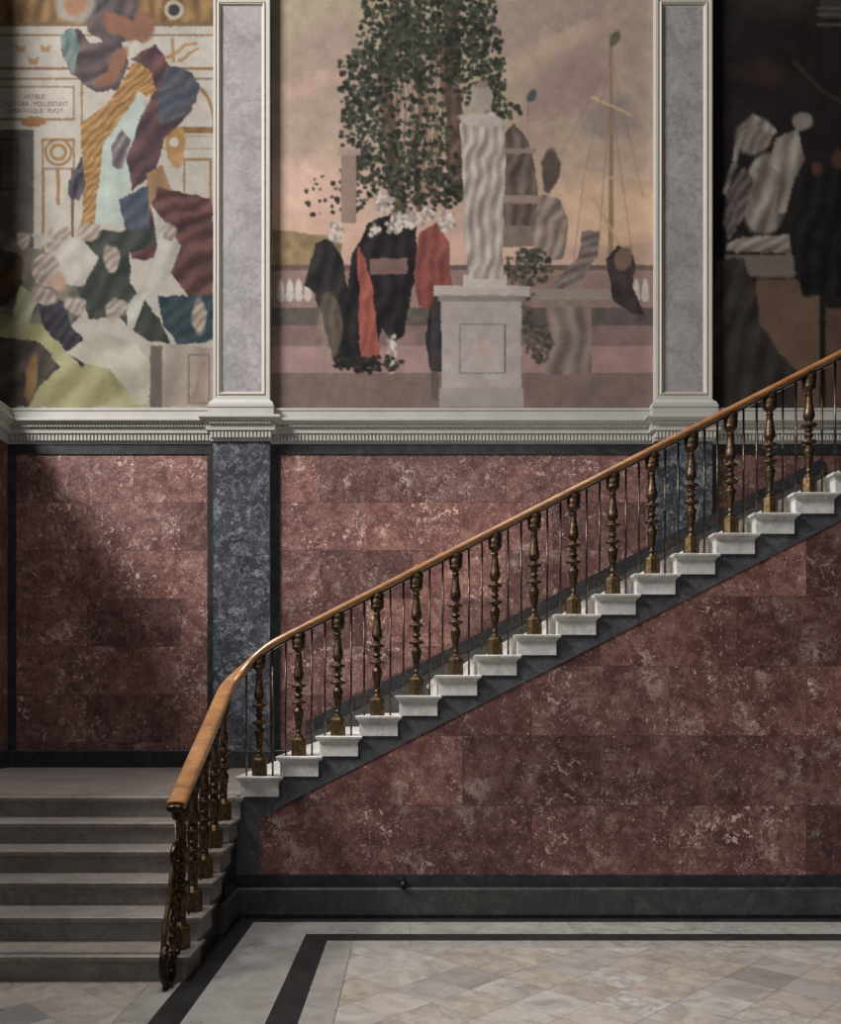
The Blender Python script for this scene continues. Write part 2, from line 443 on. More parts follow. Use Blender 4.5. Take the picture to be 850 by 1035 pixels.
# ------------------------------------------------------------------ landing and its baseboards
bm = bmesh.new()
box(bm, XL+.001, -1.40, YF+.03, YB-.001, 0, ZL-.002)
box(bm, -1.40, -1.2, YF+.35, YB-.001, .2, ZL-.001)
box(bm, XL+.001, -1.3636, YF+.03, YB-.001, ZL-.01, ZL-.001)
M_land = M_lower
bm2 = bmesh.new()
moulded(bm2, XL, -1.3636, 6.77, 7.06, [(ZL-.163, 0), (ZL-.055, 0), (ZL-.040, .012), (ZL-.030, .028), (ZL-.006, .030), (ZL, .024)], l=0)
prof_bb = [(-.005, ZL), (.03, ZL), (.03, ZL+.195), (.018, ZL+.21), (-.005, ZL+.21)]
bb = bmesh.new(); sweep_plan(bb, [(XL, YF), (XL, YB), (PIL[0][0], YB)], prof_bb)
struct('baseboard_left', bb, M_black)
bb = bmesh.new(); sweep_plan(bb, [(PIL[0][1], YB), (-1.25, YB)], prof_bb)
struct('baseboard_back', bb, M_black)

# ------------------------------------------------------------------ staircase
st = empty('staircase', (0, YF, 0))
tag(st, 'white marble staircase with six wide steps, a landing and a long flight rising right', 'staircase')
def part(name, bm, mat, parent=st, smooth=False):
    o = link(name, bm, mat, smooth=smooth); o.parent = parent
    o.matrix_parent_inverse = Matrix.Translation(-Vector(parent.location)) if parent is st else Matrix.Identity(4)
    return o
part('landing', bm, M_land)['label'] = 'pale worn landing floor'
part('landing_nosing', bm2, M_lower)
bm = bmesh.new(); box(bm, XL, -1.42, 6.93, 6.943, ZL-.002, ZL+.0015)
part('inlay_line', bm, M_black)
LRUN = .31
for k in range(1, 6):
    zt = ZL-.1633*k; yn = 6.74-LRUN*k
    zt_ = max(zt, .1633)
    bm = bmesh.new()
    zb = zt-.1633 if k < 5 else 0
    lv = [(zb, 0), (zt-.052, 0), (zt-.042, .010), (zt-.032, .026), (zt-.006, .030), (zt, .024)]
    moulded(bm, XL, -1.39, yn+.03, yn+LRUN+.10, lv, l=0)
    bmesh.ops.bevel(bm, geom=[e for e in bm.edges if abs(e.verts[0].co.z-zt) < 1e-4 and abs(e.verts[1].co.z-zt) < 1e-4], offset=.004, segments=2, affect='EDGES')
    s_ = part('lower_step', bm, M_lower)
    if k == 5:
        bm = bmesh.new(); box(bm, XL, -1.55, yn+.045, yn+.058, zt-.002, zt+.0015); box(bm, XL, -1.55, yn+.075, yn+.082, zt-.002, zt+.0015)
        part('inlay_line', bm, M_black)
for i in range(NUP):
    x0 = -1.3636+RUN*i; z1 = ZL+.1633+.1631*i
    bm = bmesh.new()
    z0 = z1-.1631
    lv = [(z0, 0), (z1-.052, 0), (z1-.046, .006), (z1-.036, .012), (z1-.026, .026), (z1-.020, .032), (z1-.005, .034), (z1, .029)]
    moulded(bm, x0, x0+.309, YF, YB, lv)
    part('upper_step', bm, M_step)
# wall under the upper flight : stringer and red panel
def ztop_steps(i): return ZL+.1631*i
slope = .1631/RUN
YW = YF+.022
def zdiag(x): return 1.7+(715-600)/125.+slope*(x-(705-414)/125.)
poly = [(-1.40, 0.0), (-1.40, ZL)]
for i in range(NUP):
    x0 = -1.3636+RUN*i
    poly += [(x0 if i else -1.40, ZL+.1631*i), (x0+RUN, ZL+.1631*i)]
dd = []
for p_ in poly:
    if not dd or (abs(dd[-1][0]-p_[0])+abs(dd[-1][1]-p_[1])) > 1e-5: dd.append(p_)
xe = dd[-1][0]
xa = (262-414)/125.
poly = dd + [(xe, zdiag(xe)), (xa, zdiag(xa)), (xa, 0)]
bm = bmesh.new(); prism_xz(bm, poly, YW-.006, YW+.3)
part('stringer', bm, M_grey)['label'] = 'dark grey marble stringer under the upper steps'
bm = bmesh.new(); prism_xz(bm, [(xa-.01, 0), (xa-.01, zdiag(xa)), (xe, zdiag(xe)+.005), (xe, 0)], YW, YW+.28)
o = link('wall_front', bm, M_red_front); o['kind'] = 'structure'
# side of the lower flight
bm = bmesh.new()
side = [(YF+.02, 0), (YF+.02, ZL-.163)]
for k in range(1, 6):
    yn = 6.74-LRUN*k+.035
    side += [(yn+LRUN, ZL-.1633*(k+1)), ]
    side += [(yn, ZL-.1633*(k+1))] if k < 5 else []
side = [(YF+.02, .0), (YF+.02, ZL-.17), (6.42, ZL-.17-.1633), (5.25, .0)]
prism_yz(bm, side, -1.62, -1.402)
part('side_wall', bm, M_black)
# skirting of the front wall, turning along the lower flight
sk = [(-.01, 0), (.030, 0), (.030, .03), (.044, .036), (.044, .236), (.036, .247), (.004, .250), (.004, .345), (-.01, .345)]
bm = bmesh.new()
sweep_plan(bm, [(-1.41, 6.2), (-1.41, YW-.004), (xe-.1, YW-.004)], sk)
struct('baseboard_front', bm, M_plinth)
bm = bmesh.new(); sweep_plan(bm, [(-1.395, 6.3), (-1.395, YW-.004), (xe-.1, YW-.004)], [(.0, .2505), (.009, .2505), (.009, .346), (.0, .346)])
struct('trim_5', bm, M_black, 'black marble strip above the front baseboard', 'wall trim')
# small black fitting on the baseboard
bm = bmesh.new()
xf = (406-414)/125.9; zf = 1.7-(892-715)/125.9
bmesh.ops.create_cone(bm, cap_ends=True, segments=20, radius1=.036, radius2=.028, depth=.05, matrix=Matrix.Translation((xf, YW-.038, zf)) @ Matrix.Rotation(math.pi/2, 4, 'X'))
ball(bm, (xf+.012, YW-.065, zf-.012), .026)
tag(link('wall_socket', bm, M_blackfit, smooth=False), 'small round black fitting on the dark strip above the baseboard', 'socket')

# sloping skirting on the back wall behind the upper flight
def zn(x): return 1.7+(715-761.6)/84.03+slope*(x+1.393)   # line through the step noses
x_a, x_b = -1.25, 4.95
bm = bmesh.new()
prism_xz(bm, [(x_a, ZL), (x_a, zn(x_a)+.30), (x_b, zn(x_b)+.30), (x_b, zn(x_b)-.4)], YB-.03, YB-.0005)
part('wall_skirting', bm, M_plinth)
bm = bmesh.new()
prism_xz(bm, [(x_a, zn(x_a)+.17), (x_a, zn(x_a)+.31), (x_b, zn(x_b)+.31), (x_b, zn(x_b)+.17)], YB-.045, YB-.001)
part('skirting_cap', bm, M_black)
# at the second pilaster the skirting steps forward
a, b = PIL[1]
bm = bmesh.new(); prism_xz(bm, [(a-.03, zn(a)-.3), (a-.03, zn(a)+.30), (b+.03, zn(b)+.30), (b+.03, zn(b)-.3)], YB-PD-.02, YB-PD-.0002)
part('wall_skirting', bm, M_plinth)
bm = bmesh.new(); prism_xz(bm, [(a-.03, zn(a)+.17), (a-.03, zn(a)+.31), (b+.03, zn(b)+.31), (b+.03, zn(b)+.17)], YB-PD-.032, YB-PD-.001)
part('skirting_cap', bm, M_black)

# ------------------------------------------------------------------ balustrade
bal = empty('stair_balustrade', (-1.45, 5.4, .16))
tag(bal, 'bronze balustrade with turned balusters and polished wooden handrail following the stairs', 'balustrade')
def bpart(name, bm, mat, smooth=False):
    o = link(name, bm, mat, smooth=smooth); o.parent = bal
    o.matrix_parent_inverse = Matrix.Translation(-Vector(bal.location)); return o
YBAL = 6.85; XBAL = -1.464
# handrail centre line (z is the top)
def zup(x): return 2.449+.5095*(x+.7575)-.012
def zlow(y): return 1.113+.527*(y-5.25)
pts = []
yy = 5.25
while yy < 6.45:
    pts.append((XBAL, yy, zlow(yy))); yy += .15
corner = [(XBAL, 6.52, zlow(6.52)+.004), (XBAL+.012, 6.66, 1.885), (XBAL+.055, 6.77, 1.975), (XBAL+.125, 6.83, 2.068), (XBAL+.215, 6.848, 2.155), (-1.13, YBAL, zup(-1.13)-.004)]
pts += corner
xx = -1.0
while xx < 5.0:
    pts.append((xx, YBAL, zup(xx))); xx += .3
line = catmull(pts, 6)
RZ = .066
secu = []
for th in range(0, 181, 15):
    a_ = math.radians(th)
    secu.append((.064*math.copysign(abs(math.cos(a_))**.75, math.cos(a_)), -.036+.036*abs(math.sin(a_))**.8))
secu = secu + [(-.060, -.050), (-.046, -.060), (.046, -.060), (.060, -.050)]
def sweep3(bm, line, sec):
    rings = []
    n = len(line)
    for i, p in enumerate(line):
        t = (line[min(i+1, n-1)]-line[max(i-1, 0)]).normalized()
        s = t.cross(Vector((0, 0, 1))).normalized(); u = s.cross(t).normalized()
        rings.append([bm.verts.new(p + s*w + u*h) for w, h in sec])
    k = len(sec)
    for a, c in zip(rings, rings[1:]):
        for i in range(k):
            j = (i+1) % k
            bm.faces.new((a[i], a[j], c[j], c[i]))
    bm.faces.new(rings[0]); bm.faces.new(rings[-1][::-1])
bm = bmesh.new(); sweep3(bm, line, secu)
rail = bpart('handrail', bm, M_wood, True)
rail['label'] = 'polished oak handrail'
m_ = rail.modifiers.new('e', 'EDGE_SPLIT'); m_.split_angle = math.radians(40)
bm = bmesh.new(); sweep3(bm, line[1:], [(-.034, -.059), (.034, -.059), (.034, -.073), (-.034, -.073)])
bpart('rail_strip', bm, M_rod)
# turned end cap of the rail
bm = bmesh.new(); ball(bm, (XBAL, 5.245, zlow(5.25)-.045), .055, 1.0, .35, .5)
bpart('rail_end_knob', bm, M_iron, True)

BP = [(.030, .139), (.036, .147), (.040, .152), (.020, .172), (.019, .186), (.026, .190), (.026, .197), (.020, .203), (.022, .225), (.033, .290), (.040, .335), (.043, .352),
      (.044, .362), (.038, .372), (.028, .385), (.022, .398), (.028, .408), (.050, .416), (.060, .424), (.061, .434), (.054, .440), (.034, .446), (.020, .456),
      (.021, .466), (.034, .476), (.038, .484), (.032, .493), (.020, .502), (.022, .514), (.034, .522), (.028, .535), (.028, .544), (.050, .552), (.060, .560), (.061, .570), (.052, .577), (.034, .582), (.024, .590), (.022, .602),
      (.034, .614), (.042, .630), (.045, .648), (.043, .668), (.035, .710), (.028, .765), (.024, .806), (.026, .812), (.032, .818), (.026, .824), (.022, .834),
      (.026, .842), (.036, .852), (.050, .866), (.055, .880), (.051, .886), (.054, .900), (.056, .935), (.052, .940), (.057, .952), (.058, .985)]
def baluster_meshes(top, iron=False):
    """shaft stretched so that its head reaches the rail"""
    bm = bmesh.new()
    k = top/.985
    lathe(bm, [(r, (h if h < .2 else .2+(h-.2)*(top-.2)/(.785))) for r, h in BP], seg=24)
    a = bm
    bm = bmesh.new()
    R = 1/math.cos(math.pi/8)
    lathe(bm, [(.057*R, 0), (.059*R, .005), (.057*R, .128), (.053*R, .136), (.042*R, .144), (.034*R, .156), (.024*R, .168)], seg=8)
    b = bm
    return a, b
def me_from(name, bm, mat, smooth):
    bmesh.ops.recalc_face_normals(bm, faces=bm.faces[:])
    me = bpy.data.meshes.new(name); bm.to_mesh(me); bm.free(); me.materials.append(mat)
    for p in me.polygons: p.use_smooth = smooth
    return me
a_, b_ = baluster_meshes(.985)
ME_SH = me_from('baluster', a_, M_bronze, True); ME_BS = me_from('baluster_base', b_, M_brass, False)
binv = Matrix.Translation(-Vector(bal.location))
def put_baluster(x, y, z, top):
    o = bpy.data.objects.new('baluster', ME_SH); C.objects.link(o); o.parent = bal; o.matrix_parent_inverse = binv
    o.location = (x, y, z+.001); o.scale = (1, 1, (top-z)/.985)
    c = bpy.data.objects.new('baluster_base', ME_BS); C.objects.link(c); c.parent = o
    c.scale = (1, 1, .985/(top-z)); c.location = (0, 0, 0)
    return o
def rod(x, y, z, top):
    bm = bmesh.new(); lathe(bm, [(.0085, 0), (.0085, top-z)], x, y, z, seg=8)
    bm2 = bm
    bpart('rod', bm2, M_rod, True)
BX0 = -1.2216
for i in range(NUP-1):
    z = ZL+.1633+.1631*i
    x = BX0+RUN*i
    put_baluster(x, YBAL, z, zup(x)-.068)
    for dx in (-RUN/3, RUN/3):
        rz = zup(x+dx)-.07
        if i == 0 and dx < 0: rz = 2.065
        rod(x+dx, YBAL, z, rz)
for k in range(1, 6):
    z = ZL-.1633*k; y = 6.74-LRUN*k+.18
    put_baluster(XBAL, y, z, zlow(y)-.070)
    for dy in (-LRUN/3, LRUN/3):
        zz = z
        rod(XBAL, y+dy, zz, zlow(y+dy)-.07)
# scrolled bracket in front of the last baluster
def brk(y, z, x=0): return (XBAL+x, y, z)
yk = 6.74-LRUN*5+.18
bm = bmesh.new()
tube(bm, catmull([brk(yk-.02, .66), brk(yk-.10, .70), brk(yk-.16, .78), brk(yk-.10, .84), brk(yk-.03, .82), brk(yk-.05, .76), brk(yk-.09, .77)], 6), .022)
ball(bm, brk(yk-.11, .80), .035, .9, 1, 1)
for z_, r_ in ((.60, .032), (.55, .026), (.855, .030)): ball(bm, brk(yk-.03, z_), r_, 1, 1, .7)
bracket = bpart('scroll_bracket', bm, M_iron, True)
bm = bmesh.new()
tube(bm, catmull([brk(yk-.13, .69, -.012), brk(yk-.16, .62, -.014), brk(yk-.19, .52, -.016), brk(yk-.24, .42, -.018), brk(yk-.28, .33, -.02), brk(yk-.30, .25, -.02)], 6),
     [.014]*5+[.018]*26 if False else .017)
o = link('bracket_bar', bm, M_brass, smooth=True); o.parent = bracket; o['label'] = 'polished brass bar of the scroll'
bm = bmesh.new()
sp = []
for j in range(40):
    t_ = j/39; r_ = .115*(1-t_)+.022; an = math.pi*(.62+2.9*t_)
    sp.append(brk(yk-.225+r_*math.cos(an), .125+r_*math.sin(an), -.012+.02*t_))
tube(bm, sp, [.026-.010*(j/39) for j in range(40)], 8)
for j in range(5):
    a2 = j*1.256
    ball(bm, brk(yk-.225+.05*math.cos(a2), .125+.05*math.sin(a2), .018*(1 if j % 2 else -1)), .024, .9, 1, 1)
tube(bm, catmull([brk(yk-.32, .23), brk(yk-.335, .12), brk(yk-.325, .03), brk(yk-.33, 0.004)], 5), .018, 8)
tube(bm, catmull([brk(yk-.25, .30, .015), brk(yk-.17, .26, .02), brk(yk-.12, .20, .02), brk(yk-.14, .168, .02)], 5), .014, 8)
o = link('bracket_scroll', bm, M_iron, smooth=True); o.parent = bracket
bm = bmesh.new()   # pierced web between bar and post
for j in range(7):
    z_ = .28+.06*j; yc = yk-.20+.017*j; r_ = .030
    ring = [brk(yc+r_*math.cos(t2*math.pi/6), z_+r_*math.sin(t2*math.pi/6), .0) for t2 in range(13)]
    tube(bm, ring, .010, 6)
    tube(bm, [brk(yc+.02, z_), brk(yk-.02, z_+.03)], .009, 6)
o = link('bracket_tracery', bm, M_iron, smooth=True); o.parent = bracket

# ------------------------------------------------------------------ painted murals (plain painted colour stand-ins on plaster)
rng = np.random.default_rng(7)
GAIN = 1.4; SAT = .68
def fbm(shape, cell, octaves=4, seed=0):
    r = np.random.default_rng(seed); H, W = shape; out = np.zeros(shape); amp = 1; tot = 0
    for o in range(octaves):
        c = max(1.0, cell/2**o)
        gh, gw = int(H/c)+3, int(W/c)+3
        g = r.random((gh, gw))
        y = np.arange(H)/c; x = np.arange(W)/c
        yi = y.astype(int); xi = x.astype(int); fy = (y-yi)[:, None]; fx = (x-xi)[None, :]
        fy = fy*fy*(3-2*fy); fx = fx*fx*(3-2*fx)
        a = g[yi][:, xi]; b = g[yi][:, xi+1]; c_ = g[yi+1][:, xi]; d = g[yi+1][:, xi+1]
        out += amp*((a*(1-fx)+b*fx)*(1-fy)+(c_*(1-fx)+d*fx)*fy); tot += amp; amp *= .55
    return out/tot
class Canvas:
    def __init__(s, u0, u1, v0, v1, seed, st=.9):
        s.st = st
        s.us = np.arange(u0, u1+st*.5, st); s.vs = np.arange(v0, v1+st*.5, st)
        s.U, s.V = np.meshgrid(s.us, s.vs); s.sh = s.U.shape
        s.n1 = fbm(s.sh, 26, 5, seed); s.n2 = fbm(s.sh, 60, 5, seed+1); s.n3 = fbm(s.sh, 9, 3, seed+2); s.n4 = fbm(s.sh, 140, 4, seed+3)
        s.im = np.zeros(s.sh+(3,)); s.seed = seed
        s.WU = s.U+(s.n1-.5)*9; s.WV = s.V+(s.n3-.5)*6+(fbm(s.sh, 26, 5, seed+9)-.5)*9
    def put(s, mask, col, col2=None, f=None, a=1.0):
        c = np.array(col, float)
        if col2 is not None:
            ff = np.clip(f, -.35, 1.3)[..., None]; c = c*(1-ff)+np.array(col2, float)*ff
        m = (np.clip(mask, 0, 1)*a)[..., None]
        s.im = s.im*(1-m)+c*m
    def ell(s, cx, cy, rx, ry, rot=0, soft=1.2, rough=1.0):
        U = s.U*(1-rough)+s.WU*rough; V = s.V*(1-rough)+s.WV*rough
        c, n = math.cos(rot), math.sin(rot); x = (U-cx)*c+(V-cy)*n; y = -(U-cx)*n+(V-cy)*c
        d = (1-np.sqrt((x/rx)**2+(y/ry)**2))*min(rx, ry)
        return np.clip(d/soft+.5, 0, 1)
    def poly(s, P, rough=.5):
        U = s.U*(1-rough)+s.WU*rough; V = s.V*(1-rough)+s.WV*rough
        ins = np.zeros(s.sh, bool); n = len(P)
        for i in range(n):
            x0, y0 = P[i]; x1, y1 = P[(i+1) % n]
            if y0 == y1: continue
            c = ((y0 > V) != (y1 > V)) & (U < (x1-x0)*(V-y0)/(y1-y0)+x0)
            ins ^= c
        return ins.astype(float)
    def line(s, P, w, rough=.2, w2=None):
        U = s.U*(1-rough)+s.WU*rough; V = s.V*(1-rough)+s.WV*rough
        d = np.full(s.sh, 1e9); n = len(P)-1
        for i in range(n):
            x0, y0 = P[i]; x1, y1 = P[i+1]; L = (x1-x0)**2+(y1-y0)**2+1e-9
            t = np.clip(((U-x0)*(x1-x0)+(V-y0)*(y1-y0))/L, 0, 1)
            ww = w if w2 is None else w+(w2-w)*(i+t)/n
            d = np.minimum(d, np.hypot(U-x0-t*(x1-x0), V-y0-t*(y1-y0))-ww/2)
        return np.clip(.5-d, 0, 1)
    def rect(s, a, b, c, d, rough=0): return s.poly([(a, c), (b, c), (b, d), (a, d)], rough)
    def folds(s, ang, period, warp=1.0, seed=0):
        c, n = math.cos(ang), math.sin(ang)
        x = (s.U*c+s.V*n)+(s.n2-.5)*60*warp+(s.n1-.5)*16*warp
        y = -s.U*n+s.V*c
        xx = (s.U*c+s.V*n)+(s.n2-.5)*34*warp+(s.n1-.5)*8
        f = np.sin(xx*2*math.pi/(period*1.25)+1.1*np.sin(y/(period*1.1)+s.n2*5)+seed)
        f2 = np.sin((s.U*math.cos(ang+.55)+s.V*math.sin(ang+.55)+(s.n4-.5)*50)*2*math.pi/(period*2.6))
        return np.clip(.5+.36*np.sign(f)*np.abs(f)**.8+.2*f2+(s.n1-.5)*.5, -.3, 1.25)
    def frame(s, a, b, c, d, w, col):
        for m in (s.rect(a, b, c, c+w), s.rect(a, b, d-w, d), s.rect(a, a+w, c, d), s.rect(b-w, b, c, d)): s.put(m, col, a=.9)
def mural(name, cv, label, gain, yoff=.004):
    x = (cv.us-414)/84.03; z = 1.7+(715-cv.vs)/84.03
    H, W = cv.sh
    # brush drag: every dab takes its colour from a little way off
    dx = ((rng.random(cv.sh)-.5)*1.1).round().astype(int); dy = ((rng.random(cv.sh)-.5)*1.1).round().astype(int)
    ii, jj = np.meshgrid(np.arange(H), np.arange(W), indexing='ij')
    a_im = cv.im[np.clip(ii+dy, 0, H-1), np.clip(jj+dx, 0, W-1)]
    p_ = np.pad(a_im, ((1, 1), (1, 1), (0, 0)), 'edge')
    cv.im = (p_[1:-1, 1:-1]*3+p_[:-2, 1:-1]+p_[2:, 1:-1]+p_[1:-1, :-2]+p_[1:-1, 2:])/7
    cv.im = cv.im*(.93+.14*fbm(cv.sh, 14, 4, cv.seed+30)[..., None])
    im = np.clip(cv.im + ((cv.n3-.5)*14)[..., None] + ((rng.random(cv.sh)-.5)*6)[..., None], 0, 255)/255.
    lum = im.mean(-1, keepdims=True); im = lum+(im-lum)*SAT
    li = np.where(im <= .04045, im/12.92, ((im+.055)/1.055)**2.4)*gain
    li = np.clip(li, 0, .9)
    co = np.zeros((H*W, 3)); X, Z = np.meshgrid(x, z); co[:, 0] = X.ravel(); co[:, 1] = YB-yoff; co[:, 2] = Z.ravel()
    idx = np.arange(H*W).reshape(H, W)
    q = np.stack([idx[:-1, :-1], idx[1:, :-1], idx[1:, 1:], idx[:-1, 1:]], -1).reshape(-1, 4)
    me = bpy.data.meshes.new(name)
    me.vertices.add(H*W); me.vertices.foreach_set('co', co.ravel())
    me.loops.add(q.size); me.loops.foreach_set('vertex_index', q.ravel().astype(np.int32))
    me.polygons.add(len(q)); me.polygons.foreach_set('loop_start', (np.arange(len(q))*4).astype(np.int32)); me.polygons.foreach_set('loop_total', np.full(len(q), 4, np.int32))
    me.update(); me.validate()
    at = me.color_attributes.new('paint', 'FLOAT_COLOR', 'POINT')
    cc = np.ones((H*W, 4)); cc[:, :3] = li.reshape(-1, 3); at.data.foreach_set('color', cc.ravel())
    t = NT(name+'_paint', .8, spec=.15)
    v = t.n('ShaderNodeVertexColor', layer_name='paint').outputs['Color']
    g = t.noise(t.pos(), 60, 4)
    t.bump(g, .08, .003)
    me.materials.append(t.color(v))
    o = bpy.data.objects.new('mural_painting', me); C.objects.link(o)
    tag(o, label, 'mural', 'wall murals')
    return o

# ---- garden mural (between the pilasters)
c = Canvas(275, 661, -34, 413, 11)
V, U = c.V, c.U
g = np.clip(V/330, 0, 1)
top = np.array([140, 122, 96.]); mid_ = np.array([152, 130, 104.]); low = np.array([176, 134, 112.])
c.im = top*(1-g[..., None])+mid_*g[..., None]
c.put((V > 120)*1., low, a=1) if False else None
k = np.clip((V-110)/120, 0, 1)[..., None]; c.im = c.im*(1-k)+low*k
k = np.clip((U-560)/100, 0, 1)[..., None]*.35; c.im = c.im*(1-k)+np.array([150, 120, 104.])*k
cl = np.clip((c.n4+.6*(c.n2-.5)-.50)*6, 0, 1)*np.clip(1-V/300, 0, 1)
c.put(cl, (134, 104, 100), a=.6)
c.put(c.ell(575, 85, 44, 26, -.6, 14, 2.2), (132, 98, 96), a=.8)
c.put(c.ell(618, 120, 34, 22, -.2, 14, 2.0), (118, 102, 98), a=.7)
c.put(c.ell(320, 85, 60, 9, -.35, 10, 2.0), (168, 126, 110), a=.6)
c.put(c.ell(560, 45, 70, 10, -.5, 10, 2.0), (172, 138, 112), a=.5)
c.put(c.ell(610, 215, 60, 34, 0, 20, 1.5), (198, 154, 112), a=.6)
c.put(c.ell(300, 190, 60, 28, 0, 20, 1.5), (188, 142, 124), a=.7)
# distant shore
c.put(c.poly([(275, 232), (310, 236), (345, 240), (345, 272), (275, 272)]), (108, 84, 52), (140, 112, 74), c.n3)
c.put(c.poly([(600, 250), (660, 244), (660, 272), (600, 272)]), (150, 116, 88), a=.5)
# ground
c.put(c.rect(275, 661, 268, 330), (118, 88, 78), (134, 102, 90), c.n1)
c.put(c.rect(275, 661, 268, 273), (92, 70, 64))
for x0 in list(range(284, 318, 9))+list(range(634, 660, 9)):
    c.put(c.ell(x0, 292, 3.2, 10, 0, 1, .1), (164, 152, 140)); c.put(c.ell(x0, 299, 4, 6, 0, 1, .1), (158, 146, 136))
c.put(c.rect(275, 661, 311, 330), (70, 62, 58), (86, 74, 68), c.n3)
c.put(c.rect(275, 661, 329, 352), (120, 88, 84), (106, 80, 76), c.n1)
c.put(c.rect(275, 661, 350, 378), (146, 106, 100), (130, 96, 90), c.n1)
c.put(c.rect(275, 661, 377, 414), (96, 74, 68), (112, 88, 80), c.n2)
# trees
def trunk(P, w, w2, col=(96, 72, 56), col2=(66, 48, 40)):
    c.put(c.line(P, w, .5, w2), col, col2, c.folds(.2, 9, .3))
trunk([(402, 210), (396, 150), (388, 90), (398, 30), (400, -34)], 17, 10)
trunk([(462, 190), (460, 120), (452, 60), (462, -34)], 20, 15, (98, 70, 56))
trunk([(424, 215), (420, 150), (425, 100), (412, 50), (416, -34)], 6, 3)
for _ in range(22):
    x0 = random.uniform(398, 445); c.put(c.line([(x0, 200), (x0+random.uniform(-8, 8), 120), (x0+random.uniform(-14, 14), 20)], 1.3, .6), (98, 72, 56), a=.8)
def leaves(cx, cy, rx, ry, n, cols=((42, 45, 35), (30, 33, 26), (56, 58, 44))):
    if n > 100: n = int(n*.66)
    for _ in range(n):
        a = random.uniform(0, 6.28); r = random.random()**.6
        x0, y0 = cx+rx*r*math.cos(a), cy+ry*r*math.sin(a); rr = random.uniform(1.6, 3.6)
        i0 = int((y0-c.vs[0])/c.st); j0 = int((x0-c.us[0])/c.st); w = 6
        if i0 < w or j0 < w or i0 >= c.sh[0]-w or j0 >= c.sh[1]-w: 
            if not (0 <= j0 < c.sh[1] and 0 <= i0 < c.sh[0]): continue
        sl = (slice(max(0, i0-w), i0+w), slice(max(0, j0-w), j0+w))
        d = np.hypot((c.U[sl]-x0)*random.uniform(.8, 1.3), (c.V[sl]-y0)*random.uniform(.8, 1.3))
        m = (np.clip(rr-d, 0, 1)*.92)[..., None]
        c.im[sl] = c.im[sl]*(1-m)+np.array(random.choice(cols), float)*m
for a_ in ((372, 90, 28, 48, 420), (395, 30, 34, 46, 560), (452, 10, 50, 48, 900), (425, 60, 40, 45, 430), (480, 60, 30, 50, 520), (500, 95, 14, 34, 150), (362, 135, 18, 40, 170), (385, 160, 24, 36, 200),
           (425, 135, 34, 45, 330), (440, 180, 40, 30, 260), (360, 185, 18, 30, 60), (420, 195, 50, 24, 220), (330, 200, 22, 24, 24), (372, 70, 30, 22, 150)): leaves(*a_)
# ruined column in the distance
c.put(c.rect(345, 360, 152, 226, .3), (136, 108, 92), (112, 86, 76), c.n3); c.put(c.rect(341, 364, 150, 157, .2), (142, 114, 98))
# dark clipped shrubs and a cloth hung over a post (plain stand-ins)
def draped(P, col, col2, ang, per, w=.7): c.put(c.poly(P, w), col, col2, c.folds(ang, per, .5)*.8)
draped([(320, 246), (334, 240), (346, 262), (352, 300), (352, 360), (340, 372), (330, 340), (318, 300), (308, 290)], (24, 22, 24), (48, 42, 42), .2, 12)
draped([(356, 258), (374, 226), (404, 214), (420, 232), (424, 262), (416, 300), (406, 340), (396, 346), (385, 332), (378, 370), (340, 370), (346, 320)], (20, 17, 19), (44, 36, 38), .15, 14)
draped([(362, 250), (372, 262), (378, 310), (384, 362), (364, 366), (362, 320)], (150, 66, 52), (116, 48, 42), .1, 8)
draped([(424, 236), (440, 226), (452, 246), (458, 300), (446, 314), (424, 310), (418, 280)], (136, 60, 50), (96, 42, 40), .1, 9)
draped([(438, 300), (446, 300), (448, 376), (434, 374), (430, 340)], (28, 27, 34), (44, 42, 48), .1, 8)
c.put(c.rect(375, 412, 262, 278, .6), (106, 74, 68))
PALE = ((166, 150, 136), (140, 122, 110), (178, 164, 150), (120, 104, 94))
for (x0, y0, rx, ry, n_) in ((388, 204, 10, 12, 50), (340, 236, 8, 10, 36), (412, 222, 18, 9, 70), (378, 232, 7, 6, 16), (432, 216, 9, 6, 22), (452, 224, 8, 11, 34), (398, 230, 9, 7, 22), (396, 356, 6, 20, 40)):
    leaves(x0, y0, rx, ry, n_, PALE)
leaves(372, 368, 36, 9, 90, ((34, 30, 30), (50, 44, 40), (28, 24, 26)))
c.put(c.ell(332, 330, 13, 34, 0, 2, .8), (138, 116, 92), (102, 84, 66), c.folds(0, 8, .4), a=.5)
# stone vase, basin and shrubs at the right
st1, st2 = (128, 106, 94), (84, 68, 62)
c.put(c.poly([(508, 140), (520, 124), (534, 140), (540, 168), (544, 200), (540, 232), (528, 244), (510, 246), (506, 200)], .5), (104, 84, 74), (66, 52, 48), c.folds(.1, 11, .4))
c.put(c.rect(506, 548, 198, 206, .2), (126, 104, 92)); c.put(c.rect(508, 542, 150, 156, .2), (122, 100, 88)); c.put(c.rect(506, 552, 228, 250, .4), st1, st2, c.n3)
c.put(c.ell(556, 172, 9, 22, .1, 2, 1.2), (92, 74, 66), (60, 48, 44), c.n3)
c.put(c.poly([(548, 196), (566, 200), (574, 222), (570, 262), (542, 270), (536, 232)], .6), (142, 120, 106), (98, 80, 72), c.folds(.4, 9, .5))
c.put(c.poly([(560, 286), (584, 262), (588, 234), (606, 232), (604, 258), (588, 284), (570, 300)], .6), (118, 100, 90), (84, 70, 66), c.folds(1.2, 7, .3))
c.put(c.rect(538, 618, 292, 303, .2), (138, 120, 108), (110, 94, 86), c.n3); c.put(c.poly([(546, 303), (606, 303), (592, 312), (556, 312)]), (112, 94, 84))
c.put(c.rect(552, 598, 310, 378, .2), (124, 104, 94), (88, 72, 66), c.folds(0, 15, .2))
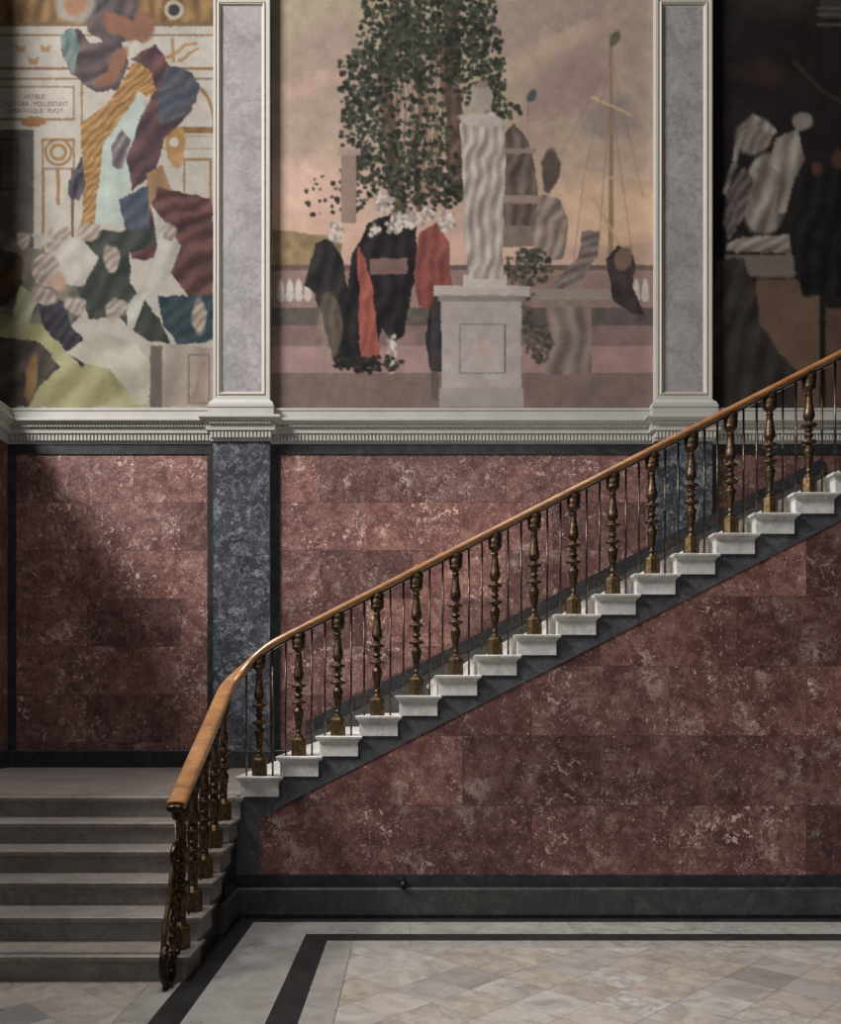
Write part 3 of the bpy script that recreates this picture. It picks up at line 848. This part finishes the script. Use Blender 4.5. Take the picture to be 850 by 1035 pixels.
leaves(535, 270, 26, 18, 190, ((52, 56, 46), (40, 42, 36), (66, 62, 52))); leaves(545, 345, 14, 22, 90, ((56, 54, 46), (80, 66, 58))); leaves(516, 112, 12, 9, 22); leaves(528, 300, 12, 40, 80, ((58, 54, 46), (84, 70, 60)))
# pedestal with a plain tall fluted shaft
c.put(c.rect(436, 444, 300, 404), (70, 54, 50), a=.5)
c.put(c.rect(446, 527, 304, 402, .1), (150, 138, 130), (132, 120, 113), c.n1)
c.put(c.rect(438, 536, 289, 300, .15), (160, 148, 140), (136, 124, 116), c.n3); c.put(c.rect(443, 531, 299, 305, .1), (112, 100, 94))
c.put(c.rect(444, 529, 392, 412, .1), (142, 130, 122), (124, 112, 105), c.n3)
c.frame(464, 511, 327, 378, 1.6, (88, 76, 72)); c.put(c.ell(488, 352, 12, 13, 0, 2, 1.5), (160, 132, 120), a=.5)
c.put(c.rect(468, 512, 278, 291, .2), (160, 146, 136))
shaft = c.poly([(474, 282), (469, 240), (468, 190), (466, 150), (464, 126), (478, 114), (500, 114), (510, 128), (511, 170), (508, 220), (509, 282)], .35)
c.put(shaft, (164, 148, 136), (118, 102, 94), c.folds(.12, 8.5, .16)); 
c.put(c.ell(486, 122, 23, 7, .1, 1.5, .6), (168, 152, 140), (130, 114, 104), c.n3)
c.put(c.ell(487, 100, 11, 15, 0, 1.5, .7), (152, 136, 124), (112, 98, 90), c.n3); c.put(c.ell(487, 86, 6, 4, 0, 1.5, .5), (120, 98, 84))
# bare pole trees and a dark low shrub at the far right
c.put(c.line([(617, 280), (618, 150), (617, 34)], 5.5, .15, 3), (146, 112, 76), (110, 82, 58), c.n3)
for P in ([(598, 98), (640, 118)], [(584, 172), (652, 188)], [(600, 200), (628, 250)]): c.put(c.line(P, 3.2, .2, 2), (170, 134, 92))
for P in ([(617, 60), (590, 180), (580, 260)], [(618, 60), (650, 200)], [(617, 100), (604, 260)], [(619, 110), (640, 265)], [(560, 170), (617, 60)]): c.put(c.line(P, 1, .1), (116, 90, 74), a=.6)
c.put(c.ell(620, 40, 5, 9, .3, 1.5, .8), (78, 76, 60)); c.put(c.line([(534, 125), (534, 96)], 1.8, .1), (130, 96, 72)); c.put(c.ell(538, 96, 5, 7, .3, 1.5, 1), (66, 70, 66))
c.put(c.poly([(612, 262), (626, 246), (640, 258), (640, 290), (652, 316), (640, 318), (620, 306)], .7), (40, 32, 32), (62, 50, 46), c.n3)
c.put(c.ell(630, 262, 8, 14, .3, 2, .8), (108, 80, 64))
# turn the canvas into the mural surface
mural('garden_mural', c, 'large pale mural with leafy trees and stone pedestal, between the two white pilasters', GAIN)

# ---- indoor mural at the left
c = Canvas(-17.5, 217, -34, 413, 31)
U, V = c.U, c.V
c.im[:] = (166, 156, 142); c.put(c.n2, (148, 138, 124), a=.6)
G = (138, 92, 44); G2 = (102, 68, 36)
c.put(c.rect(-20, 220, -34, 26), G2, (146, 104, 56), c.folds(.3, 13, .8)); c.put(c.rect(-20, 220, 22, 27), (112, 84, 54)); c.put(c.ell(176, 10, 10, 10, 0, 1.5, .2), (150, 138, 120)); c.put(c.ell(176, 10, 6, 6, 0, 1.5, .2), (50, 46, 44))
for y0, y1 in ((35, 37), (68, 70.5), (79, 80.5)): c.put(c.rect(-20, 220, y0, y1), (124, 88, 56))
c.frame(-12, 76, 87, 122, 2.2, (130, 90, 56)); c.put(c.ell(34, 123, 13, 4.5, 0, 1, .6), G)
c.put(c.rect(-20, 34, 131, 270), (92, 84, 76), (70, 62, 56), c.n1); c.frame(0, 19, 140, 192, 1.5, (60, 50, 44)); c.put(c.rect(26, 28, 140, 190), (100, 74, 50))
for (x0, y0) in ((21, 49), (46, 49), (34, 61)): c.put(c.poly([(x0-6, y0-4), (x0, y0-1), (x0+6, y0-4), (x0+4, y0+4), (x0-4, y0+4)], .1), (150, 112, 68))
def ringm(cx, cy, r, w, col): c.put(np.clip(c.ell(cx, cy, r, r, 0, 1, .1)-c.ell(cx, cy, r-w, r-w, 0, 1, .1), 0, 1), col)
ringm(59, 154, 14, 2.5, G); ringm(59, 154, 9, 3.5, (148, 100, 48)); c.frame(42, 76, 140, 172, 2.5, G); c.put(c.rect(42, 45, 170, 270), G); c.put(c.rect(72, 75, 170, 240), G2); c.put(c.line([(59, 172), (59, 206)], 3, .3), G)
c.put(c.rect(82, 84, 84, 150), G); c.frame(98, 220, 150, 138, 1, G)
for P in ([(165, 60), (178, 56), (188, 46), (198, 44)], [(175, 40), (176, 62)], [(182, 62), (200, 50)]): c.put(c.line(P, 3, .6), (150, 108, 58))
c.put(c.rect(182, 220, 128, 135), G2, G, c.n3); c.frame(185, 214, 160, 230, 2.5, G); c.put(c.ell(178, 148, 11, 22, 0, 1.5, 1), G, (176, 128, 64), c.n3); c.put(c.ell(176, 144, 5, 5, 0, 1.5, .1), (168, 158, 140))
c.put(np.clip(c.ell(196, 128, 22, 42, 0, 1, .1)-c.ell(196, 128, 19, 38, 0, 1, .1), 0, 1)*(V < 128), G)
# dark billowing cloth, gilt slanted frame, pale strip
def dr(P, a, b, ang, per, w=.8): c.put(c.poly(P, w), a, b, c.folds(ang, per, .8))
dr([(66, 30), (78, 28), (92, 44), (120, 40), (132, 62), (118, 90), (100, 96), (72, 76), (62, 52)], (56, 42, 48), (98, 78, 78), 1.1, 15)
dr([(60, 34), (74, 28), (80, 50), (76, 80), (64, 58)], (70, 92, 90), (104, 118, 110), .3, 9)
dr([(88, 0), (112, -34), (140, -34), (138, 10), (130, 40), (110, 46), (88, 30)], (58, 54, 56), (96, 76, 74), .6, 12)
c.put(c.ell(76, 6, 20, 17, .1, 4, .8), (134, 120, 104)); c.put(c.ell(77, 4, 11, 12, .1, 4, .8), (146, 96, 66))
c.put(c.poly([(84, 212), (82, 125), (108, 106), (134, 66), (148, 60), (160, 72), (162, 96), (148, 98), (140, 92), (104, 148), (98, 230), (80, 230)], .5), (126, 82, 38), (174, 122, 60), c.folds(.8, 5, .5))
c.put(c.poly([(104, 146), (140, 94), (148, 110), (136, 150), (130, 190), (122, 226), (96, 226)], .4), (134, 152, 142), (164, 170, 158), c.n1)
dr([(134, 60), (158, 44), (172, 66), (196, 76), (200, 100), (186, 122), (166, 140), (156, 176), (134, 192), (128, 160), (142, 118), (158, 92), (154, 74)], (58, 40, 48), (104, 62, 60), .9, 16)
dr([(170, 66), (194, 72), (202, 90), (186, 118), (162, 126), (160, 96)], (50, 58, 72), (76, 74, 84), .7, 11)
dr([(112, 148), (124, 130), (132, 140), (124, 172), (114, 168)], (74, 62, 72), (120, 106, 104), .4, 9)
dr([(68, 186), (82, 158), (86, 190), (80, 204), (68, 198)], (44, 38, 50), (86, 74, 84), .3, 8)
for e in ((122, 26, 20, 11, .6), (142, 30, 13, 10, .8), (120, 62, 8, 16, .5), (108, 80, 7, 12, .9), (146, 24, 10, 16, -.5)): c.put(c.ell(*e[:4], e[4], 3, 1.0), (146, 92, 64), (104, 62, 46), c.n3)
c.put(c.poly([(148, 176), (164, 166), (182, 216), (150, 216)], .2), (150, 108, 66), (120, 84, 50), c.folds(0, 20, .2))
# lower crowd of cloths
dr([(-20, 230), (2, 236), (30, 250), (60, 262), (90, 300), (60, 350), (-20, 350)], (76, 70, 60), (112, 102, 84), .8, 18)
dr([(-20, 244), (2, 250), (24, 262), (22, 300), (-20, 320)], (52, 36, 24), (84, 56, 34), .6, 12)
dr([(126, 226), (152, 214), (160, 190), (182, 196), (216, 200), (216, 300), (190, 300), (160, 262), (134, 262)], (60, 32, 34), (106, 62, 58), 1., 16)
dr([(120, 200), (150, 188), (152, 236), (126, 232)], (48, 58, 76), (72, 80, 92), .8, 12)
dr([(160, 300), (190, 300), (216, 300), (216, 345), (180, 350), (165, 330)], (28, 48, 58), (48, 66, 72), 1., 12)
dr([(84, 246), (104, 234), (158, 232), (166, 246), (130, 256), (132, 288), (160, 320), (172, 350), (150, 344), (118, 320), (90, 322), (78, 290)], (36, 42, 34), (60, 66, 54), .5, 15)
# pale sheets
c.put(c.poly([(30, 236), (84, 244), (100, 262), (84, 290), (62, 286), (56, 262)], .5), (170, 162, 148), (144, 136, 124), c.folds(.6, 18, .5))
c.put(c.poly([(152, 206), (168, 226), (184, 248), (172, 280), (148, 300), (132, 344), (128, 312), (150, 280), (160, 248)], .4), (178, 172, 158), (146, 140, 128), c.folds(.5, 20, .4))
dr([(-20, 318), (0, 318), (30, 328), (60, 330), (90, 360), (130, 368), (156, 412), (-20, 412)], (128, 120, 72), (162, 156, 104), .9, 26)
dr([(20, 290), (40, 300), (30, 330), (8, 330)], (122, 118, 84), (150, 146, 110), .6, 14)
dr([(-20, 338), (2, 340), (40, 344), (62, 372), (40, 392), (28, 412), (-20, 412)], (52, 46, 44), (84, 72, 60), .6, 16)
dr([(38, 300), (64, 302), (72, 330), (92, 352), (84, 372), (62, 350), (42, 330)], (34, 30, 40), (58, 52, 62), .8, 9)
c.put(c.poly([(66, 356), (104, 334), (136, 346), (166, 386), (160, 410), (140, 410), (110, 372), (84, 366)], .5), (178, 168, 146), (148, 138, 118), c.folds(.9, 30, .5))
c.put(c.poly([(160, 350), (180, 348), (216, 352), (216, 412), (164, 412)], .3), (160, 140, 124), (136, 118, 104), c.folds(.2, 24, .3))
c.put(c.rect(152, 164, 350, 412, .3), (96, 82, 72)); c.frame(190, 212, 358, 408, 1.5, (118, 92, 80)); c.put(c.line([(196, 404), (206, 364)], 5, .8), (150, 106, 88), a=.7)
# pale rounded bundles
for e in ((90, 234, 13, 11), (48, 274, 14, 16), (60, 236, 12, 9), (24, 244, 8, 9), (76, 306, 12, 10), (118, 314, 12, 11), (202, 322, 7, 18), (46, 300, 12, 8), (112, 262, 8, 14), (172, 234, 8, 7), (54, 250, 8, 4)):
    c.put(c.ell(*e, 0, 2.5, 1.1), (166, 148, 132), (124, 104, 92), c.folds(.8, 6, .4))
c.put(c.ell(60, 285, 8, 9, 0, 3, .8), (160, 120, 98)); c.put(c.ell(32, 382, 6, 26, .1, 2, 1), (140, 100, 50))
m1 = mural('indoor_mural', c, 'mural of pale panelling, gilt frames and billowing cloth, at the left edge', GAIN*.66)
def words(txt, cx, cy, h, par):
    cu = bpy.data.curves.new('inscription', 'FONT'); cu.body = txt; cu.align_x = 'CENTER'; cu.align_y = 'CENTER'; cu.size = h
    o = bpy.data.objects.new('tmp', cu); C.objects.link(o)
    bpy.context.view_layer.update()
    me = bpy.data.meshes.new_from_object(o.evaluated_get(bpy.context.evaluated_depsgraph_get()))
    bpy.data.objects.remove(o)
    me.materials.clear(); me.materials.append(M_ink)
    me.transform(Matrix.Translation(((cx-414)/84.03, YB-.006, 1.7+(715-cy)/84.03)) @ Matrix.Rotation(math.pi/2, 4, 'X') @ Matrix.Diagonal((.9, 1, 1, 1)))
    t = bpy.data.objects.new('inscription', me); C.objects.link(t); t.parent = par
M_ink = plain('brown_lettering', rgb(120, 88, 74), .8)
words('ARTIBUS', 35, 98, .074, m1); words('PECTORA', 17, 105.5, .074, m1); words('MOLLESCUNT', 51, 105.5, .074, m1); words('ASPERITASQUE', 25, 112.5, .074, m1); words('FUGIT', 56, 112.5, .074, m1)

# ---- dark mural at the right
c = Canvas(718, 956, -34, 413, 51, 1.5)
U, V = c.U, c.V
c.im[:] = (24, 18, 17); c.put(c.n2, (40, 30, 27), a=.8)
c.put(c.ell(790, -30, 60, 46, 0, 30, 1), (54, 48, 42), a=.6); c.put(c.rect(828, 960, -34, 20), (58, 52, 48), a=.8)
for y0 in (8, 14, 24): c.put(c.rect(826, 960, y0, y0+3), (84, 76, 70), a=.8)
c.put(c.line([(800, 60), (830, 90), (860, 110)], 4, 1), (66, 48, 42), a=.6); c.put(c.ell(775, 75, 26, 14, .2, 12, 1), (50, 34, 32), a=.7)
c.put(c.poly([(764, 281), (828, 281), (828, 372), (880, 372), (880, 413), (764, 413)], .1), (106, 76, 56), (88, 62, 46), c.n1)
c.put(c.rect(828, 835, 310, 413), (24, 20, 18)); c.put(c.rect(835, 956, 312, 413), (92, 64, 48), (78, 54, 42), c.n1)
c.put(c.rect(732, 804, 258, 281, .2), (110, 98, 88), (88, 76, 68), c.n3); c.put(c.rect(764, 828, 281, 284), (70, 50, 38))
c.put(c.poly([(722, 262), (752, 262), (764, 288), (768, 330), (790, 360), (806, 376), (800, 413), (722, 413)], .8), (38, 29, 27), (58, 46, 42), c.folds(.3, 17, .7))
# plain pale marble urn with a curled handle
A_, B_ = (150, 136, 124), (92, 80, 72)
c.put(c.ell(775, 196, 24, 42, .15, 3, .8), A_, B_, c.folds(.3, 16, .5)); c.put(c.poly([(752, 240), (798, 236), (800, 256), (734, 256), (734, 246)], .5), A_, B_, c.folds(1., 9, .4))
c.put(c.ell(762, 138, 18, 20, .6, 3, .9), (128, 112, 102), B_, c.folds(.5, 7, .5)); c.put(c.line([(780, 132), (762, 120), (748, 136), (742, 168), (732, 194)], 8, .5, 5), A_, B_, c.folds(.5, 8, .4))
c.put(c.poly([(734, 196), (752, 168), (762, 180), (752, 220), (736, 244), (730, 226)], .6), (104, 90, 82), (66, 56, 50), c.folds(.6, 6, .5))
c.put(c.poly([(784, 140), (806, 128), (812, 160), (804, 180), (796, 214), (784, 214), (790, 176), (776, 166)], .5), A_, B_, c.folds(.2, 14, .4)); c.put(c.ell(809, 122, 10, 9, 0, 2, .9), A_, B_, c.n3)
# black draperies and two dim warm spots
c.put(c.poly([(806, 190), (816, 168), (830, 176), (850, 168), (880, 190), (880, 300), (812, 300), (800, 250)], .8), (16, 14, 16), (30, 26, 28), c.folds(.2, 14, .5))
for e in ((824, 170, 6, 7), (846, 160, 8, 9)): c.put(c.ell(*e, 0, 2.5, .9), (84, 48, 36), a=.8)
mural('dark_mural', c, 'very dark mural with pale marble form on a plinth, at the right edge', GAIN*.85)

# ------------------------------------------------------------------ light
def area(name, loc, rot, sx, sy, power, col=(1, 1, 1)):
    l = bpy.data.lights.new(name, 'AREA'); l.shape = 'RECTANGLE'; l.size = sx; l.size_y = sy; l.energy = power; l.color = col
    o = bpy.data.objects.new(name, l); C.objects.link(o); o.location = loc; o.rotation_euler = rot
    return o
def aim(o, target):
    d = Vector(target)-Vector(o.location); o.rotation_euler = d.to_track_quat('-Z', 'Y').to_euler()
k0 = area('rooflight_daylight', (-11.8, 1.8, 14.6), (0, 0, 0), 5.0, 4.0, 4200, (1, .985, .96)); aim(k0, (0, 9.5, 4))
k2 = area('overhead_fill', (-1.8, 4.6, 15.0), (0, 0, 0), 4.0, 4.0, 150, (1, .985, .96)); k2.data.spread = math.radians(70)  # fill light added overhead to brighten the treads
k1 = area('hall_fill', (1.5, -2.6, 8.6), (0, 0, 0), 3.0, 2.6, 80, (1, .975, .94)); aim(k1, (0.8, 9, 3.8))  # soft fill added from the front for highlights
w = bpy.data.worlds.new('hall_ambient'); sc.world = w; w.use_nodes = True
w.node_tree.nodes['Background'].inputs[0].default_value = (.8, .88, 1, 1); w.node_tree.nodes['Background'].inputs[1].default_value = .04

# ------------------------------------------------------------------ camera
cam = bpy.data.cameras.new('camera'); co = bpy.data.objects.new('camera', cam); C.objects.link(co)
co.location = (0, 0, EYE); co.rotation_euler = (math.pi/2, 0, 0)
cam.sensor_fit = 'AUTO'; cam.sensor_width = 36; cam.lens = 36*850/1035.
cam.shift_x = (425-414)/1035.; cam.shift_y = (715-517.5)/1035.
sc.camera = co
sc.view_settings.view_transform = 'Standard'; sc.view_settings.look = 'None'; sc.view_settings.gamma = 1
sc.view_settings.use_curve_mapping = False
sc.view_settings.exposure = 0.0
